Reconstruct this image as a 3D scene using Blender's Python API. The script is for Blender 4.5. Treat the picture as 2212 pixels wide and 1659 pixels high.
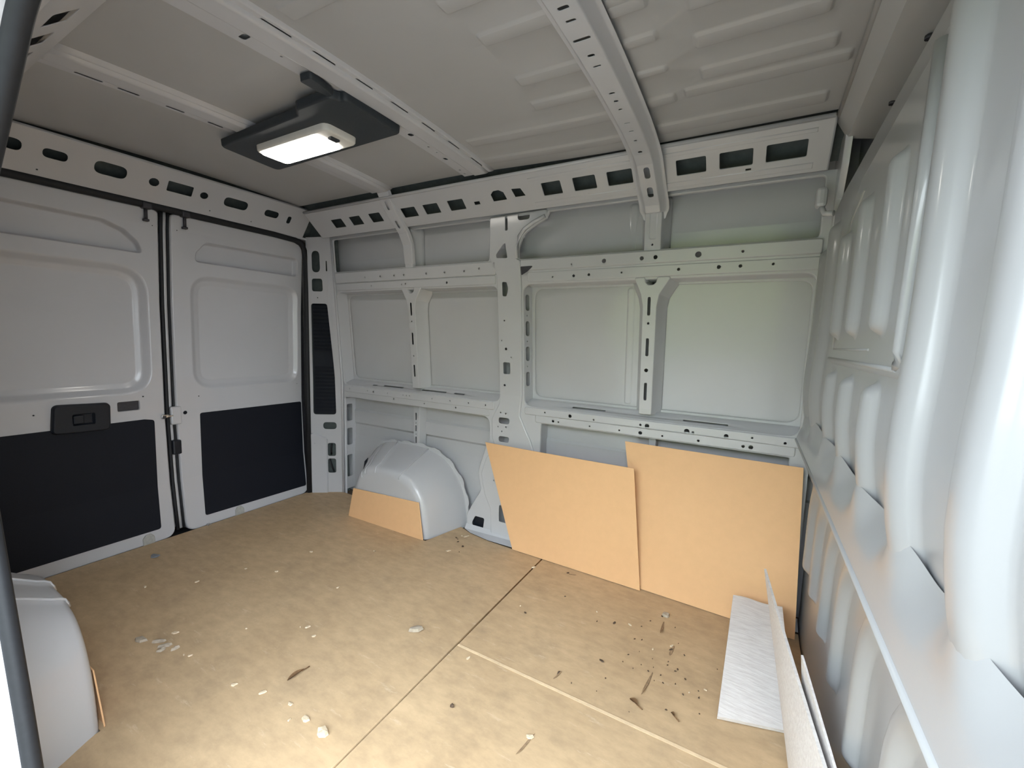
import bpy, bmesh, math, random
from math import sin, cos, pi, radians, hypot
from mathutils import Vector, Matrix
from mathutils.geometry import delaunay_2d_cdt

random.seed(7)
for o in list(bpy.data.objects): bpy.data.objects.remove(o)
scene = bpy.context.scene
col = scene.collection

# ------------------------------------------------------------------ camera
cam_d = bpy.data.cameras.new('camera'); cam = bpy.data.objects.new('camera', cam_d); col.objects.link(cam)
cam_d.sensor_width = 36.0; cam_d.sensor_fit = 'HORIZONTAL'
cam_d.lens = 36.0 * 926.0 / 2212.0
cam_d.clip_start = 0.01; cam_d.clip_end = 200
yaw, pit, rol = radians(29.4), radians(6.15), radians(1.65)
fwd = Vector((-sin(yaw)*cos(pit), cos(yaw)*cos(pit), -sin(pit)))
rt = Vector((cos(yaw), sin(yaw), 0)); up = rt.cross(fwd)
r2 = rt*cos(rol) + up*sin(rol); u2 = -rt*sin(rol) + up*cos(rol)
M = Matrix((r2, u2, -fwd)).transposed().to_4x4(); M.translation = Vector((2.76, -0.21, 1.17))
cam.matrix_world = M
scene.camera = cam

# ------------------------------------------------------------------ world, exposure
w = bpy.data.worlds.new('World'); scene.world = w; w.use_nodes = True
bg = w.node_tree.nodes['Background']
bg.inputs['Color'].default_value = (0.84, 0.93, 1.0, 1); bg.inputs['Strength'].default_value = 11.0
scene.view_settings.view_transform = 'Standard'
scene.view_settings.look = 'None'
scene.view_settings.gamma = 1.0
scene.view_settings.use_curve_mapping = False
scene.view_settings.exposure = 0.0

# ------------------------------------------------------------------ materials
def principled(name):
    m = bpy.data.materials.new(name); m.use_nodes = True
    return m, m.node_tree, m.node_tree.nodes['Principled BSDF']
def setp(b, **k):
    for n, v in k.items():
        b.inputs[n.replace('_', ' ')].default_value = v
def noise(nt, scale, detail=4, rough=.55, coords='Object', vec_scale=None):
    tc = nt.nodes.new('ShaderNodeTexCoord'); src = tc.outputs[coords]
    if vec_scale:
        mp = nt.nodes.new('ShaderNodeMapping'); mp.inputs['Scale'].default_value = vec_scale
        nt.links.new(src, mp.inputs['Vector']); src = mp.outputs['Vector']
    n = nt.nodes.new('ShaderNodeTexNoise'); n.inputs['Scale'].default_value = scale
    n.inputs['Detail'].default_value = detail; n.inputs['Roughness'].default_value = rough
    nt.links.new(src, n.inputs['Vector']); return n
def ramp(nt, fac, stops):
    r = nt.nodes.new('ShaderNodeValToRGB'); e = r.color_ramp.elements
    while len(e) < len(stops): e.new(.5)
    for i, (p, c) in enumerate(stops): e[i].position = p; e[i].color = (*c, 1) if len(c) == 3 else c
    nt.links.new(fac, r.inputs['Fac']); return r
def mixc(nt, fac, a, b, mode='MIX'):
    m = nt.nodes.new('ShaderNodeMix'); m.data_type = 'RGBA'; m.blend_type = mode
    for s, v in ((0, fac), (6, a), (7, b)):
        if hasattr(v, 'links'): nt.links.new(v, m.inputs[s])
        else: m.inputs[s].default_value = v
    return m.outputs[2]
def bump(nt, b, h, strength, dist=.002):
    n = nt.nodes.new('ShaderNodeBump'); n.inputs['Strength'].default_value = strength; n.inputs['Distance'].default_value = dist
    nt.links.new(h, n.inputs['Height']); nt.links.new(n.outputs['Normal'], b.inputs['Normal'])

def make_paint(name, c, rough=.36, coat=.55, crough=.13):
    m, nt, b = principled(name)
    n = noise(nt, 3.0, 3)
    r = ramp(nt, n.outputs['Fac'], [(.3, tuple(x*.96 for x in c)), (.7, c)])
    nt.links.new(r.outputs['Color'], b.inputs['Base Color'])
    setp(b, Roughness=rough, Coat_Weight=coat, Coat_Roughness=crough)
    n2 = noise(nt, 420, 2); bump(nt, b, n2.outputs['Fac'], .05, .0004)
    return m
PAINT = make_paint('grey_body_paint', (.525, .53, .56))
PAINTB = make_paint('grey_bulkhead_paint', (.33, .335, .345), .34, .5, .12)
SKIN = make_paint('grey_outer_skin_paint', (.515, .52, .55), .30, .7, .10)
ROOFP = make_paint('grey_roof_paint', (.42, .42, .425), .42, .3, .2)
def simple(name, c, rough=.5, metal=0., spec=.5, nscale=60, var=.12, bs=.15):
    m, nt, b = principled(name)
    n = noise(nt, nscale, 3)
    r = ramp(nt, n.outputs['Fac'], [(.25, tuple(x*(1-var) for x in c)), (.75, tuple(min(1, x*(1+var)) for x in c))])
    nt.links.new(r.outputs['Color'], b.inputs['Base Color'])
    setp(b, Roughness=rough, Metallic=metal, Specular_IOR_Level=spec)
    if bs: bump(nt, b, n.outputs['Fac'], bs, .001)
    return m
BLACK = simple('black_trim_board', (.007, .009, .015), .6, 0, .22, 200)
PLASTIC = simple('black_plastic', (.010, .013, .02), .42, 0, .35, 120)
LAMPPL = simple('dark_lamp_console_plastic', (.03, .037, .045), .5, 0, .4, 150)
RUBBER = simple('black_rubber', (.014, .015, .018), .6, 0, .35, 90)
STEEL = simple('bright_steel', (.6, .6, .6), .3, 1.0, .5, 80, .05, .05)
DARKM = simple('dark_metal', (.06, .06, .07), .5, .6, .5, 80)
CLEARISH = simple('pale_grey_bumper', (.38, .38, .36), .35, 0, .5, 70)
WIRE = simple('dark_cable', (.02, .02, .025), .5)
OUTER = simple('light_grey_exterior_paint', (.62, .63, .63), .3, 0, .5, 20, .02, 0)

def hardboard(name, ca, cb, dirt=0., streak=(1, 1, 1), rough=.55, fv=.12):
    m, nt, b = principled(name)
    n1 = noise(nt, 2.2, 6, .6)
    base = ramp(nt, n1.outputs['Fac'], [(.3, ca), (.7, cb)]).outputs['Color']
    nf = noise(nt, 26, 5, .65, vec_scale=streak)
    fine = ramp(nt, nf.outputs['Fac'], [(.35, (1-fv, 1-fv, 1-fv)), (.65, (1+fv*.5, 1+fv*.5, 1+fv*.4))]).outputs['Color']
    c = mixc(nt, 1.0, base, fine, 'MULTIPLY')
    if dirt:
        nd = noise(nt, 5.5, 8, .72)
        d = ramp(nt, nd.outputs['Fac'], [(.50, (0, 0, 0)), (.72, (dirt, dirt, dirt))]).outputs['Color']
        c = mixc(nt, d, c, (.25, .19, .13, 1))
        ns = noise(nt, 26, 7, .75, vec_scale=(.22, 1, 1))
        s = ramp(nt, ns.outputs['Fac'], [(.60, (0, 0, 0)), (.68, (.5, .5, .5))]).outputs['Color']
        c = mixc(nt, s, c, (.70, .56, .40, 1))
        nk = noise(nt, 60, 5, .7)
        k = ramp(nt, nk.outputs['Fac'], [(.70, (0, 0, 0)), (.76, (.6, .6, .6))]).outputs['Color']
        c = mixc(nt, k, c, (.16, .11, .07, 1))
    nt.links.new(c, b.inputs['Base Color'])
    setp(b, Roughness=rough, Specular_IOR_Level=.3)
    bump(nt, b, nf.outputs['Fac'], .12, .001)
    return m
FLOORB = hardboard('worn_hardboard', (.50, .355, .215), (.58, .42, .26), .30, (.5, 1, 1))
BOARD = hardboard('clean_hardboard', (.78, .475, .255), (.80, .495, .27), 0., (1, 1, 1), .5, .02)
EDGEB = hardboard('pale_board_edge', (.72, .55, .36), (.78, .60, .40))
CHIPM = simple('pale_wood_chip', (.66, .54, .39), .8, 0, .2, 90, .25, .3)
GREYCHIP = simple('grey_paper_scrap', (.42, .36, .29), .8, 0, .2, 60, .2, .3)
DARKCHIP = simple('dark_dirt_crumb', (.10, .07, .05), .85, 0, .2, 90, .3, .3)
LEAFM = simple('dry_brown_leaf', (.16, .09, .045), .75, 0, .25, 70, .35, .4)
TRAYM = simple('blue_grey_scrap', (.24, .26, .29), .5, 0, .4, 60)

CAVSHADE = simple('dark_cavity_shade', (.085, .10, .10), .6, 0, .3, 40, .15, .1)  # shade of the hollows put into the dark colour of their backings
UNDER = simple('dark_underlay', (.09, .065, .045), .8, 0, .2, 30, .3, .3)
def foam_mat():
    m, nt, b = principled('white_packing_foam')
    n = noise(nt, 14, 5, .6, vec_scale=(1.2, 9, 9))
    r = ramp(nt, n.outputs['Fac'], [(.3, (.62, .58, .57)), (.7, (.76, .73, .72))])
    nt.links.new(r.outputs['Color'], b.inputs['Base Color'])
    setp(b, Roughness=.7, Specular_IOR_Level=.3)
    b.inputs['Subsurface Weight'].default_value = .0
    bump(nt, b, n.outputs['Fac'], .5, .004)
    return m
FOAM = foam_mat()
def emis(name, c, s):
    m, nt, b = principled(name)
    setp(b, Base_Color=(*c, 1), Emission_Color=(*c, 1), Emission_Strength=s, Roughness=.3)
    n = noise(nt, 40, 2); r = ramp(nt, n.outputs['Fac'], [(.3, tuple(x*.97 for x in c)), (.7, c)])
    nt.links.new(r.outputs['Color'], b.inputs['Emission Color'])
    return m
LAMPON = emis('lit_lamp_lens', (1, .95, .87), 24)
LENS = simple('clear_lamp_rim', (.75, .74, .70), .25, 0, .5, 40, .03, 0)
GREEN = simple('hedge_leaves', (.22, .25, .11), .6, 0, .3, 9, .5, .5)
GROUND = simple('grey_yard_gravel', (.20, .195, .185), .9, 0, .2, 30, .2, .4)

# ------------------------------------------------------------------ 2D shapes
def circle(x, y, r, n=12): return [(x+r*cos(2*pi*i/n), y+r*sin(2*pi*i/n)) for i in range(n)]
def fillet(pts, r, n=5):
    N = len(pts); out = []
    for i in range(N):
        p = pts[i]; rr = p[2] if len(p) > 2 else r
        a = Vector(pts[i-1][:2]); b = Vector(p[:2]); c = Vector(pts[(i+1) % N][:2])
        d1 = a-b; d2 = c-b; l1, l2 = d1.length, d2.length
        if rr <= 0 or l1 < 1e-6 or l2 < 1e-6: out.append(tuple(b)); continue
        d1 /= l1; d2 /= l2
        ang = math.acos(max(-1, min(1, d1.dot(d2))))
        if ang > 3.0: out.append(tuple(b)); continue
        t = min(rr/math.tan(ang/2), l1*.48, l2*.48)
        p1 = b+d1*t; p2 = b+d2*t
        for k in range(n+1):
            s = k/n
            q = p1*(1-s)**2 + b*2*s*(1-s) + p2*s**2
            out.append(tuple(q))
    return out
def rrect(x0, x1, y0, y1, r=.01, n=4): return fillet([(x0, y0), (x1, y0), (x1, y1), (x0, y1)], r, n)
def oval(x, y, w_, h, n=5): return rrect(x-w_/2, x+w_/2, y-h/2, y+h/2, min(w_, h)*.499, n)
def area(p): return sum(p[i-1][0]*p[i][1]-p[i][0]*p[i-1][1] for i in range(len(p)))/2
def ccw(p):
    q = []
    for a in p:
        a = (float(a[0]), float(a[1]))
        if not q or hypot(a[0]-q[-1][0], a[1]-q[-1][1]) > 1e-5: q.append(a)
    if hypot(q[0][0]-q[-1][0], q[0][1]-q[-1][1]) < 1e-5: q.pop()
    return q if area(q) > 0 else q[::-1]
def inset(p, d):
    out = []; N = len(p)
    for i in range(N):
        a = Vector(p[i-1]); b = Vector(p[i]); c = Vector(p[(i+1) % N])
        e1 = (b-a).normalized(); e2 = (c-b).normalized()
        n1 = Vector((-e1.y, e1.x)); n2 = Vector((-e2.y, e2.x))
        n_ = n1+n2
        if n_.length < 1e-6: n_ = n1
        n_.normalize()
        k = 1/max(.45, n_.dot(n1))
        q = b+n_*d*k; out.append((q.x, q.y))
    return out
def thick(path, r, n=6):
    L = []; R = []
    P = [Vector(p) for p in path]
    for i, p in enumerate(P):
        d = (P[min(i+1, len(P)-1)]-P[max(i-1, 0)]).normalized(); nn = Vector((-d.y, d.x))
        L.append(p+nn*r); R.append(p-nn*r)
    d0 = (P[1]-P[0]).normalized(); d1 = (P[-1]-P[-2]).normalized()
    cap1 = [P[-1]+Vector((d1.x*sin(t)-d1.y*cos(t)*1, d1.y*sin(t)+d1.x*cos(t)))*r for t in [pi*k/n for k in range(1, n)]]
    cap0 = [P[0]+Vector((-d0.x*sin(t)+d0.y*cos(t), -d0.y*sin(t)-d0.x*cos(t)))*r for t in [pi*k/n for k in range(1, n)]]
    return [tuple(v) for v in L+cap1+R[::-1]+cap0]
def inside(pt, poly):
    x, y = pt; c = False; j = len(poly)-1
    for i in range(len(poly)):
        xi, yi = poly[i]; xj, yj = poly[j]
        if (yi > y) != (yj > y) and x < (xj-xi)*(y-yi)/(yj-yi)+xi: c = not c
        j = i
    return c
def fill2d(loops):
    """triangles over loops[0] minus the others; returns index triples into the concatenated list"""
    vs = []; es = []
    for lp in loops:
        b = len(vs); n = len(lp); vs += [Vector(p) for p in lp]
        es += [(b+i, b+(i+1) % n) for i in range(n)]
    ov, oe, of, orig, _, _ = delaunay_2d_cdt(vs, es, [], 0, 1e-7, True)
    tri = []
    for f in of:
        if len(f) != 3: continue
        c = ((ov[f[0]].x+ov[f[1]].x+ov[f[2]].x)/3, (ov[f[0]].y+ov[f[1]].y+ov[f[2]].y)/3)
        if not inside(c, loops[0]) or any(inside(c, h) for h in loops[1:]): continue
        try: tri.append(tuple(orig[i][0] for i in f))
        except IndexError: pass
    return tri

# ------------------------------------------------------------------ mesh collector
class MB:
    def __init__(self): self.v = []; self.f = []; self.s = []
    def add(self, vs, fs, smooth=False):
        b = len(self.v); self.v += [tuple(v) for v in vs]
        for f in fs: self.f.append(tuple(i+b for i in f)); self.s.append(smooth)
        return self
    def box(self, x0, x1, y0, y1, z0, z1):
        vs = [(x, y, z) for z in (z0, z1) for y in (y0, y1) for x in (x0, x1)]
        return self.add(vs, [(0, 2, 3, 1), (4, 5, 7, 6), (0, 1, 5, 4), (2, 6, 7, 3), (0, 4, 6, 2), (1, 3, 7, 5)])
    def bbox(self, x0, x1, y0, y1, z0, z1, b=.003):
        bm = bmesh.new(); bmesh.ops.create_cube(bm, size=1)
        for v in bm.verts: v.co = ((x0+x1)/2+v.co.x*(x1-x0), (y0+y1)/2+v.co.y*(y1-y0), (z0+z1)/2+v.co.z*(z1-z0))
        bmesh.ops.bevel(bm, geom=list(bm.edges), offset=b, segments=2, affect='EDGES', profile=.5)
        bm.verts.index_update(); self.add([v.co[:] for v in bm.verts], [[v.index for v in f.verts] for f in bm.faces]); bm.free(); return self
    def tube(self, path, r, n=10, closed=False, caps=True, sx=1.0, axis=None):
        P = [Vector(p) for p in path]; N = len(P); rings = []
        for i in range(N):
            if closed: d = (P[(i+1) % N]-P[i-1])
            else: d = P[min(i+1, N-1)]-P[max(i-1, 0)]
            d.normalize()
            ref = Vector(axis) if axis else (Vector((0, 0, 1)) if abs(d.z) < .9 else Vector((1, 0, 0)))
            a = d.cross(ref).normalized(); b = d.cross(a).normalized()
            rr = r[i] if isinstance(r, (list, tuple)) else r
            rings.append([P[i]+a*cos(2*pi*k/n)*rr*sx+b*sin(2*pi*k/n)*rr for k in range(n)])
        vs = [v for rg in rings for v in rg]; fs = []
        for i in range(N if closed else N-1):
            j = (i+1) % N
            fs += [(i*n+k, i*n+(k+1) % n, j*n+(k+1) % n, j*n+k) for k in range(n)]
        self.add(vs, fs, True)
        if caps and not closed:
            b = len(self.v)-len(vs)
            self.f.append(tuple(b+k for k in range(n))[::-1]); self.s.append(False)
            self.f.append(tuple(b+(N-1)*n+k for k in range(n))); self.s.append(False)
        return self
    def grid(self, nu, nv, f, smooth=True):
        vs = [f(i/nu, j/nv) for j in range(nv+1) for i in range(nu+1)]
        return self.add(vs, [(j*(nu+1)+i, j*(nu+1)+i+1, (j+1)*(nu+1)+i+1, (j+1)*(nu+1)+i) for j in range(nv) for i in range(nu)], smooth)
    def stamp(self, outline, feats=(), mp=lambda u, v, w_: (u, v, w_), w0=0., skirt=(), cu=(), cv=(), smooth=False):
        """pressed sheet: outline with features (outline, rows[(inset, depth)], cap) and an outer skirt rows[(outset, depth)]"""
        outline = ccw(outline); F = []
        for ft in feats:
            if isinstance(ft, list): ft = (ft, [(.0004, .0006), (.0005, .0020)], False)
            F.append((ccw(ft[0]), ft[1], ft[2]))
        loops = [outline]+[f[0] for f in F]
        tri = fill2d(loops)
        bm = bmesh.new(); flat = [p for l in loops for p in l]
        V = [bm.verts.new((p[0], p[1], w0)) for p in flat]
        def face(vs, sm=False):
            try:
                f = bm.faces.new(vs); f.smooth = sm
            except ValueError: pass
        for t in tri: face([V[i] for i in t], smooth)
        k = len(outline)
        def rows(base, poly, rws, sign):
            prev = base; last = poly; n = len(poly)
            for (ins, dep) in rws:
                last = inset(poly, sign*ins)
                cur = [bm.verts.new((p[0], p[1], w0+dep)) for p in last]
                for i in range(n): face([prev[i], prev[(i+1) % n], cur[(i+1) % n], cur[i]], True)
                prev = cur
            return prev, last
        rows(V[:k], outline, skirt, -1)
        b = k
        for (poly, rws, cap) in F:
            pv, last = rows(V[b:b+len(poly)], poly, rws, 1); b += len(poly)
            if cap:
                for t in fill2d([last]): face([pv[i] for i in t], smooth)
        for c in cu: bmesh.ops.bisect_plane(bm, geom=bm.verts[:]+bm.edges[:]+bm.faces[:], plane_co=(c, 0, 0), plane_no=(1, 0, 0), dist=1e-6)
        for c in cv: bmesh.ops.bisect_plane(bm, geom=bm.verts[:]+bm.edges[:]+bm.faces[:], plane_co=(0, c, 0), plane_no=(0, 1, 0), dist=1e-6)
        bmesh.ops.recalc_face_normals(bm, faces=bm.faces[:])
        bm.verts.index_update()
        B = len(self.v); self.v += [tuple(mp(*v.co)) for v in bm.verts]
        for f in bm.faces: self.f.append(tuple(B+v.index for v in f.verts)); self.s.append(f.smooth)
        bm.free(); return self
    def build(self, name, mat, parent=None, label=None, origin=None):
        me = bpy.data.meshes.new(name)
        off = Vector((0, 0, 0))
        if parent is not None: off = wloc(parent)
        if origin is not None: org = Vector(origin)
        else: org = off
        me.from_pydata([tuple(Vector(v)-org) for v in self.v], [], self.f)
        me.polygons.foreach_set('use_smooth', self.s); me.update()
        me.materials.append(mat)
        o = bpy.data.objects.new(name, me); col.objects.link(o)
        o.location = org-off
        if parent is not None: o.parent = parent
        if label: o['label'] = label
        return o
def wloc(o):
    v = Vector(o.location)
    while o.parent: o = o.parent; v = v+o.location
    return v
def tag(o, label, cat, group=None, kind=None):
    o['label'] = label; o['category'] = cat
    if group: o['group'] = group
    if kind: o['kind'] = kind
    return o
def empty(name, loc=(0, 0, 0)):
    o = bpy.data.objects.new(name, None); col.objects.link(o); o.location = loc; o.empty_display_size = .1; return o
def interp(x, xs, ys):
    if x <= xs[0]: return ys[0]
    for i in range(1, len(xs)):
        if x <= xs[i]: return ys[i-1]+(ys[i]-ys[i-1])*(x-xs[i-1])/(xs[i]-xs[i-1])
    return ys[-1]
def sstep(a, b, x):
    t = max(0, min(1, (x-a)/(b-a))); return t*t*(3-2*t)

# ------------------------------------------------------------------ surfaces of the van
def yw(z): return interp(z, [-1, .85, 1.66, 1.80], [1.87, 1.87, 1.80, 1.79])       # far side inner frame
def FW(u, v, d): return (u, yw(v)+d, v)
def xd(z): return interp(z, [0, .3, .7, 1.3, 1.7, 1.8], [-.03, -.065, -.08, -.065, -.035, -.02])
def DR(u, v, d): return (xd(v)-d, u, v)
DCUT = (.15, .3, .5, .7, 1.0, 1.3, 1.5, 1.7)
CA, CB = Vector((1.745, 1.80)), Vector((1.61, 1.925)); CL = (CB-CA).length; CT = (CB-CA)/CL; CN = Vector((CT.y, -CT.x))
if CN.x < 0: CN = -CN
def CR(u, t, d):
    p = CA+CT*t*CL+CN*d; return (u, p.x, p.y)
def CRN(u, t, d):
    p = CA+CT*t*CL+CN*d; return (u, 1.87-p.x, p.y)
def zr(x, y): return 1.945+.022*(1-((y-.935)/.69)**2)+.030*sstep(2.3, 1.2, x)
def RF(u, v, d): return (u, v, zr(u, v)+d)
SK = [(.003, .0008), (.006, .003), (.007, .008)]

# ================================================================== STRUCTURE
# ---- floor
f = MB().box(-.22, 3.2, -.055, 2.0, -.12, -.012)
floor = f.build('floor', UNDER)
tag(floor, 'van load floor lined with brown hardboard panels', 'floor', kind='structure')
def fmap(z0):
    return lambda u, v, d: (u, v, z0-d)
FS = [(.0008, .0006), (.001, .010)]
far_edge = 1.80
rear = [(-.02, .03), (.0, .03), (.40, .03), (.42, .200), (1.19, .200), (1.205, .03), (1.849, .03), (1.850, 1.785),
        (1.62, 1.79), (1.50, 1.795), (1.36, 1.82), (1.26, 1.86), (1.20, 1.60), (.55, 1.60), (.52, 1.66), (.50, 1.84), (.19, 1.86), (.0, 1.73), (-.02, 1.72)]
MB().stamp(rear, [], fmap(.0), 0, FS).build('floor_panel', FLOORB, floor, 'scuffed brown hardboard sheet covering the rear of the floor')
MB().stamp([(1.8595, 1.034), (3.0, 1.024), (3.0, 1.80), (1.8585, 1.80)], [], fmap(.0), 0, FS).build('floor_panel', FLOORB, floor, 'dirty hardboard sheet beside the leaning boards')
MB().stamp([(1.860, .03), (3.0, .03), (3.0, 1.018), (1.8595, 1.028)], [], fmap(.0015), 0, FS).build('floor_panel', FLOORB, floor, 'hardboard sheet nearest the side opening')
MB().box(1.861, 3.0, 1.0195, 1.0305, -.004, .0022).build('panel_edge', EDGEB, floor, 'pale raw board edge along the seam')

# ---- far side wall
sk = MB()
zs = [(-.05, .085), (.10, .085), (.30, .088), (.42, .10), (.50, .103), (.515, .092), (.60, .09), (.615, .098), (.72, .10), (.80, .09), (.85, .088), (1.2, .088), (1.5, .088), (1.66, .085), (1.83, .09), (1.95, .09)]
nx = 2
def skf(i, j):
    z, d = zs[j]; x = -.02+3.06*i
    return (x, yw(z)+d, z)
vs = [skf(i, j) for j in range(len(zs)) for i in (0, 1)]
sk.add(vs, [(2*j, 2*j+1, 2*j+3, 2*j+2) for j in range(len(zs)-1)], False)
wall = sk.build('wall_back', SKIN)
tag(wall, 'long grey painted van side wall of pressed steel opposite the opening', 'wall', kind='structure')
MB().box(-.22, 3.2, 1.985, 2.0, -.12, 2.06).build('outer_panel', OUTER, wall)


LIP = [(.002, .001), (.004, .004), (.005, .012)]
winL = fillet([(.192, .80), (1.512, .80), (1.512, 1.452), (.192, 1.452)], .045)
winR = fillet([(1.664, .795), (2.948, .795), (2.948, 1.455), (1.664, 1.455)], .05)
topL = fillet([(.195, 1.58), (1.462, 1.58), (1.470, 1.80), (.195, 1.80)], .02)
topR = fillet([(1.637, 1.577, .02), (2.94, 1.577, .02), (2.94, 1.803, .02), (1.815, 1.803, .01), (1.80, 1.772, .015), (1.735, 1.745, .03), (1.668, 1.705, .05), (1.640, 1.64, .05)], .02)
lowR = fillet([(1.772, -.02), (2.92, -.02), (2.92, .712), (1.772, .714)], .012)
lowL = fillet([(.20, -.03, 0), (1.30, -.03, 0), (1.30, .09, .03), (1.345, .17, .05), (1.40, .26, .05), (1.375, .37, .06), (1.41, .48, .06), (1.45, .58, .04), (1.448, .715, .06), (.20, .715, .02)], .03)
lowhole = fillet([(1.335, .045), (1.357, .09), (1.425, .09), (1.416, .02), (1.392, -.012), (1.35, -.006)], .012)

# window returns: sill, sides, top, and inner flange with round corners
def window_returns(x0, x1, z0, z1, sill_slots, side_slots, r=.055):
    D = .082
    sl = MB()
    def sill(u, v, d): return (u, yw(z0)+v, z0+.035*sstep(-.01, D, v)+.002-d*-1*0-d)
    feats = [oval((a+b)/2, c, b-a, .014) for a, b, c in sill_slots]
    sl.stamp([(x0, .004), (x1, .004), (x1, D), (x0, D)], feats, sill, cv=(.02, .04, .06), smooth=True)
    sl.build('window_sill', PAINT, wall)
    sd = MB()
    def side(u, v, d): return (x0+u*.22-d, yw(v)+u, v)
    sd.stamp([(.006, z0), (D, z0+.03), (D, z1-.01), (.006, z1)], [oval(.04, zz, .034, h) for zz, h in side_slots]
             + [circle(.036, (side_slots[i][0]+side_slots[i+1][0])/2, .0045) for i in range(len(side_slots)-1)], side, cv=(.85,))
    sd.build('pillar_return', PAINT, wall)
    tp = MB().add([(x0, yw(z1)+.004, z1), (x1, yw(z1)+.004, z1), (x1, yw(z1)+D, z1-.012), (x0, yw(z1)+D, z1-.012),
                   (x1, yw(z0)+.004, z0), (x1, yw(z0)+D, z0), (x1, yw(z1)+D, z1), (x1, yw(z1)+.004, z1)], [(0, 1, 2, 3), (4, 5, 6, 7)])
    tp.build('window_header', PAINT, wall)
    fl = MB().stamp([(x0-.02, z0-.02), (x1+.02, z0-.02), (x1+.02, z1+.02), (x0-.02, z1+.02)],
                    [(rrect(x0+.03, x1-.004, z0+.045, z1-.018, r, 6), [(.003, .002), (.004, .006)], False)], lambda u, v, d: FW(u, v, D-.004+d), cv=(.85,))
    fl.build('window_flange', PAINT, wall)
window_returns(.192, 1.512, .80, 1.452, [(.46, .50, .03), (.56, .74, .035), (.90, 1.10, .035), (1.16, 1.24, .035)], [])
window_returns(1.664, 2.948, .795, 1.455, [(1.94, 2.12, .035), (2.49, 2.68, .03)], [(1.36, .085), (1.222, .08), (1.085, .08), (.945, .08)])
# lower openings: side flanges
sd = MB().stamp([(.004, .02), (.10, .02), (.10, .70), (.004, .70)], [rrect(.022, .07, .53, .655, .01), rrect(.022, .07, .35, .475, .01), rrect(.02, .068, .11, .275, .01)],
                lambda u, v, d: (.20-d, yw(v)+u, v))
sd.build('slotted_flange', PAINT, wall)
MB().add([(1.772, 1.874, -.02), (1.772, 1.97, -.02), (1.772, 1.97, .714), (1.772, 1.874, .714), (2.92, 1.874, .712), (2.92, 1.97, .712)], [(0, 1, 2, 3), (3, 2, 5, 4)]).build('panel_return', PAINT, wall)
MB().add([(.20, 1.874, .715), (1.448, 1.874, .715), (1.448, 1.965, .70), (.20, 1.965, .70)], [(0, 1, 2, 3)]).build('panel_return', PAINT, wall)

# rails (overlays standing slightly proud)
def rail(name, strips, holes):
    m = MB()
    for (x0, x1, z0, z1, pr) in strips:
        hs = [circle(hx, hz, r*1.2, 10) for hx, hz, r in holes if z0+r < hz < z1-r and x0 < hx < x1]
        m.stamp(rrect(x0, x1, z0, z1, .006, 2), hs, FW, w0=-pr, skirt=[(.002, .0008), (.004, .003), (.006, pr+.003)], cv=(.85, 1.66))
    return m.build(name, PAINT, wall)
hz = [(a, 1.536, .0055) for a in (.501, .638, .758, .839, 1.018, 1.157, 1.296)]+[(1.397, 1.545, .0055)]+[(.55, 1.480, .005), (.814, 1.480, .004), (.846, 1.483, .005), (1.166, 1.478, .006)]
rail('upper_rail', [(.21, 1.50, 1.512, 1.572, .010), (.21, 1.495, 1.462, 1.500, .006)], hz)
hz = [(2.106, 1.542, .009), (2.281, 1.543, .008), (2.341, 1.544, .008), (2.517, 1.544, .011), (2.684, 1.545, .005), (1.943, 1.536, .004), (1.84, 1.481, .004), (1.953, 1.482, .006), (2.031, 1.484, .006), (2.19, 1.486, .004), (2.44, 1.488, .006), (2.599, 1.489, .007), (2.679, 1.489, .006), (2.794, 1.49, .005)]
rail('upper_rail', [(1.66, 2.945, 1.524, 1.570, .012), (1.70, 2.945, 1.466, 1.506, .007), (1.70, 2.945, 1.508, 1.520, .003)], hz)
hz = [(a, .776, .0045) for a in (.267, .445, .636, .775, .805, .832, 1.02, 1.16, 1.297, 1.417)]+[(.502, .774, .006), (.954, .738, .004), (.688, .742, .005), (1.202, .738, .005)]
rail('waist_rail', [(.21, 1.47, .757, .795, .006), (.25, 1.44, .718, .753, .003)], hz)
hz = [(1.944, .772, .008), (2.073, .768, .004), (1.80, .775, .004), (1.848, .733, .006), (1.879, .732, .004), (2.052, .732, .004), (2.205, .731, .004), (2.306, .772, .005), (2.337, .770, .009), (2.307, .732, .008), (2.409, .731, .004), (2.515, .768, .010), (2.541, .766, .005), (2.566, .731, .005), (2.677, .768, .008), (2.745, .732, .006), (2.774, .732, .008), (2.776, .774, .004), (2.896, .768, .005)]
rail('waist_rail', [(1.68, 2.945, .757, .790, .007), (1.745, 2.93, .718, .752, .004)], hz)

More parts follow.
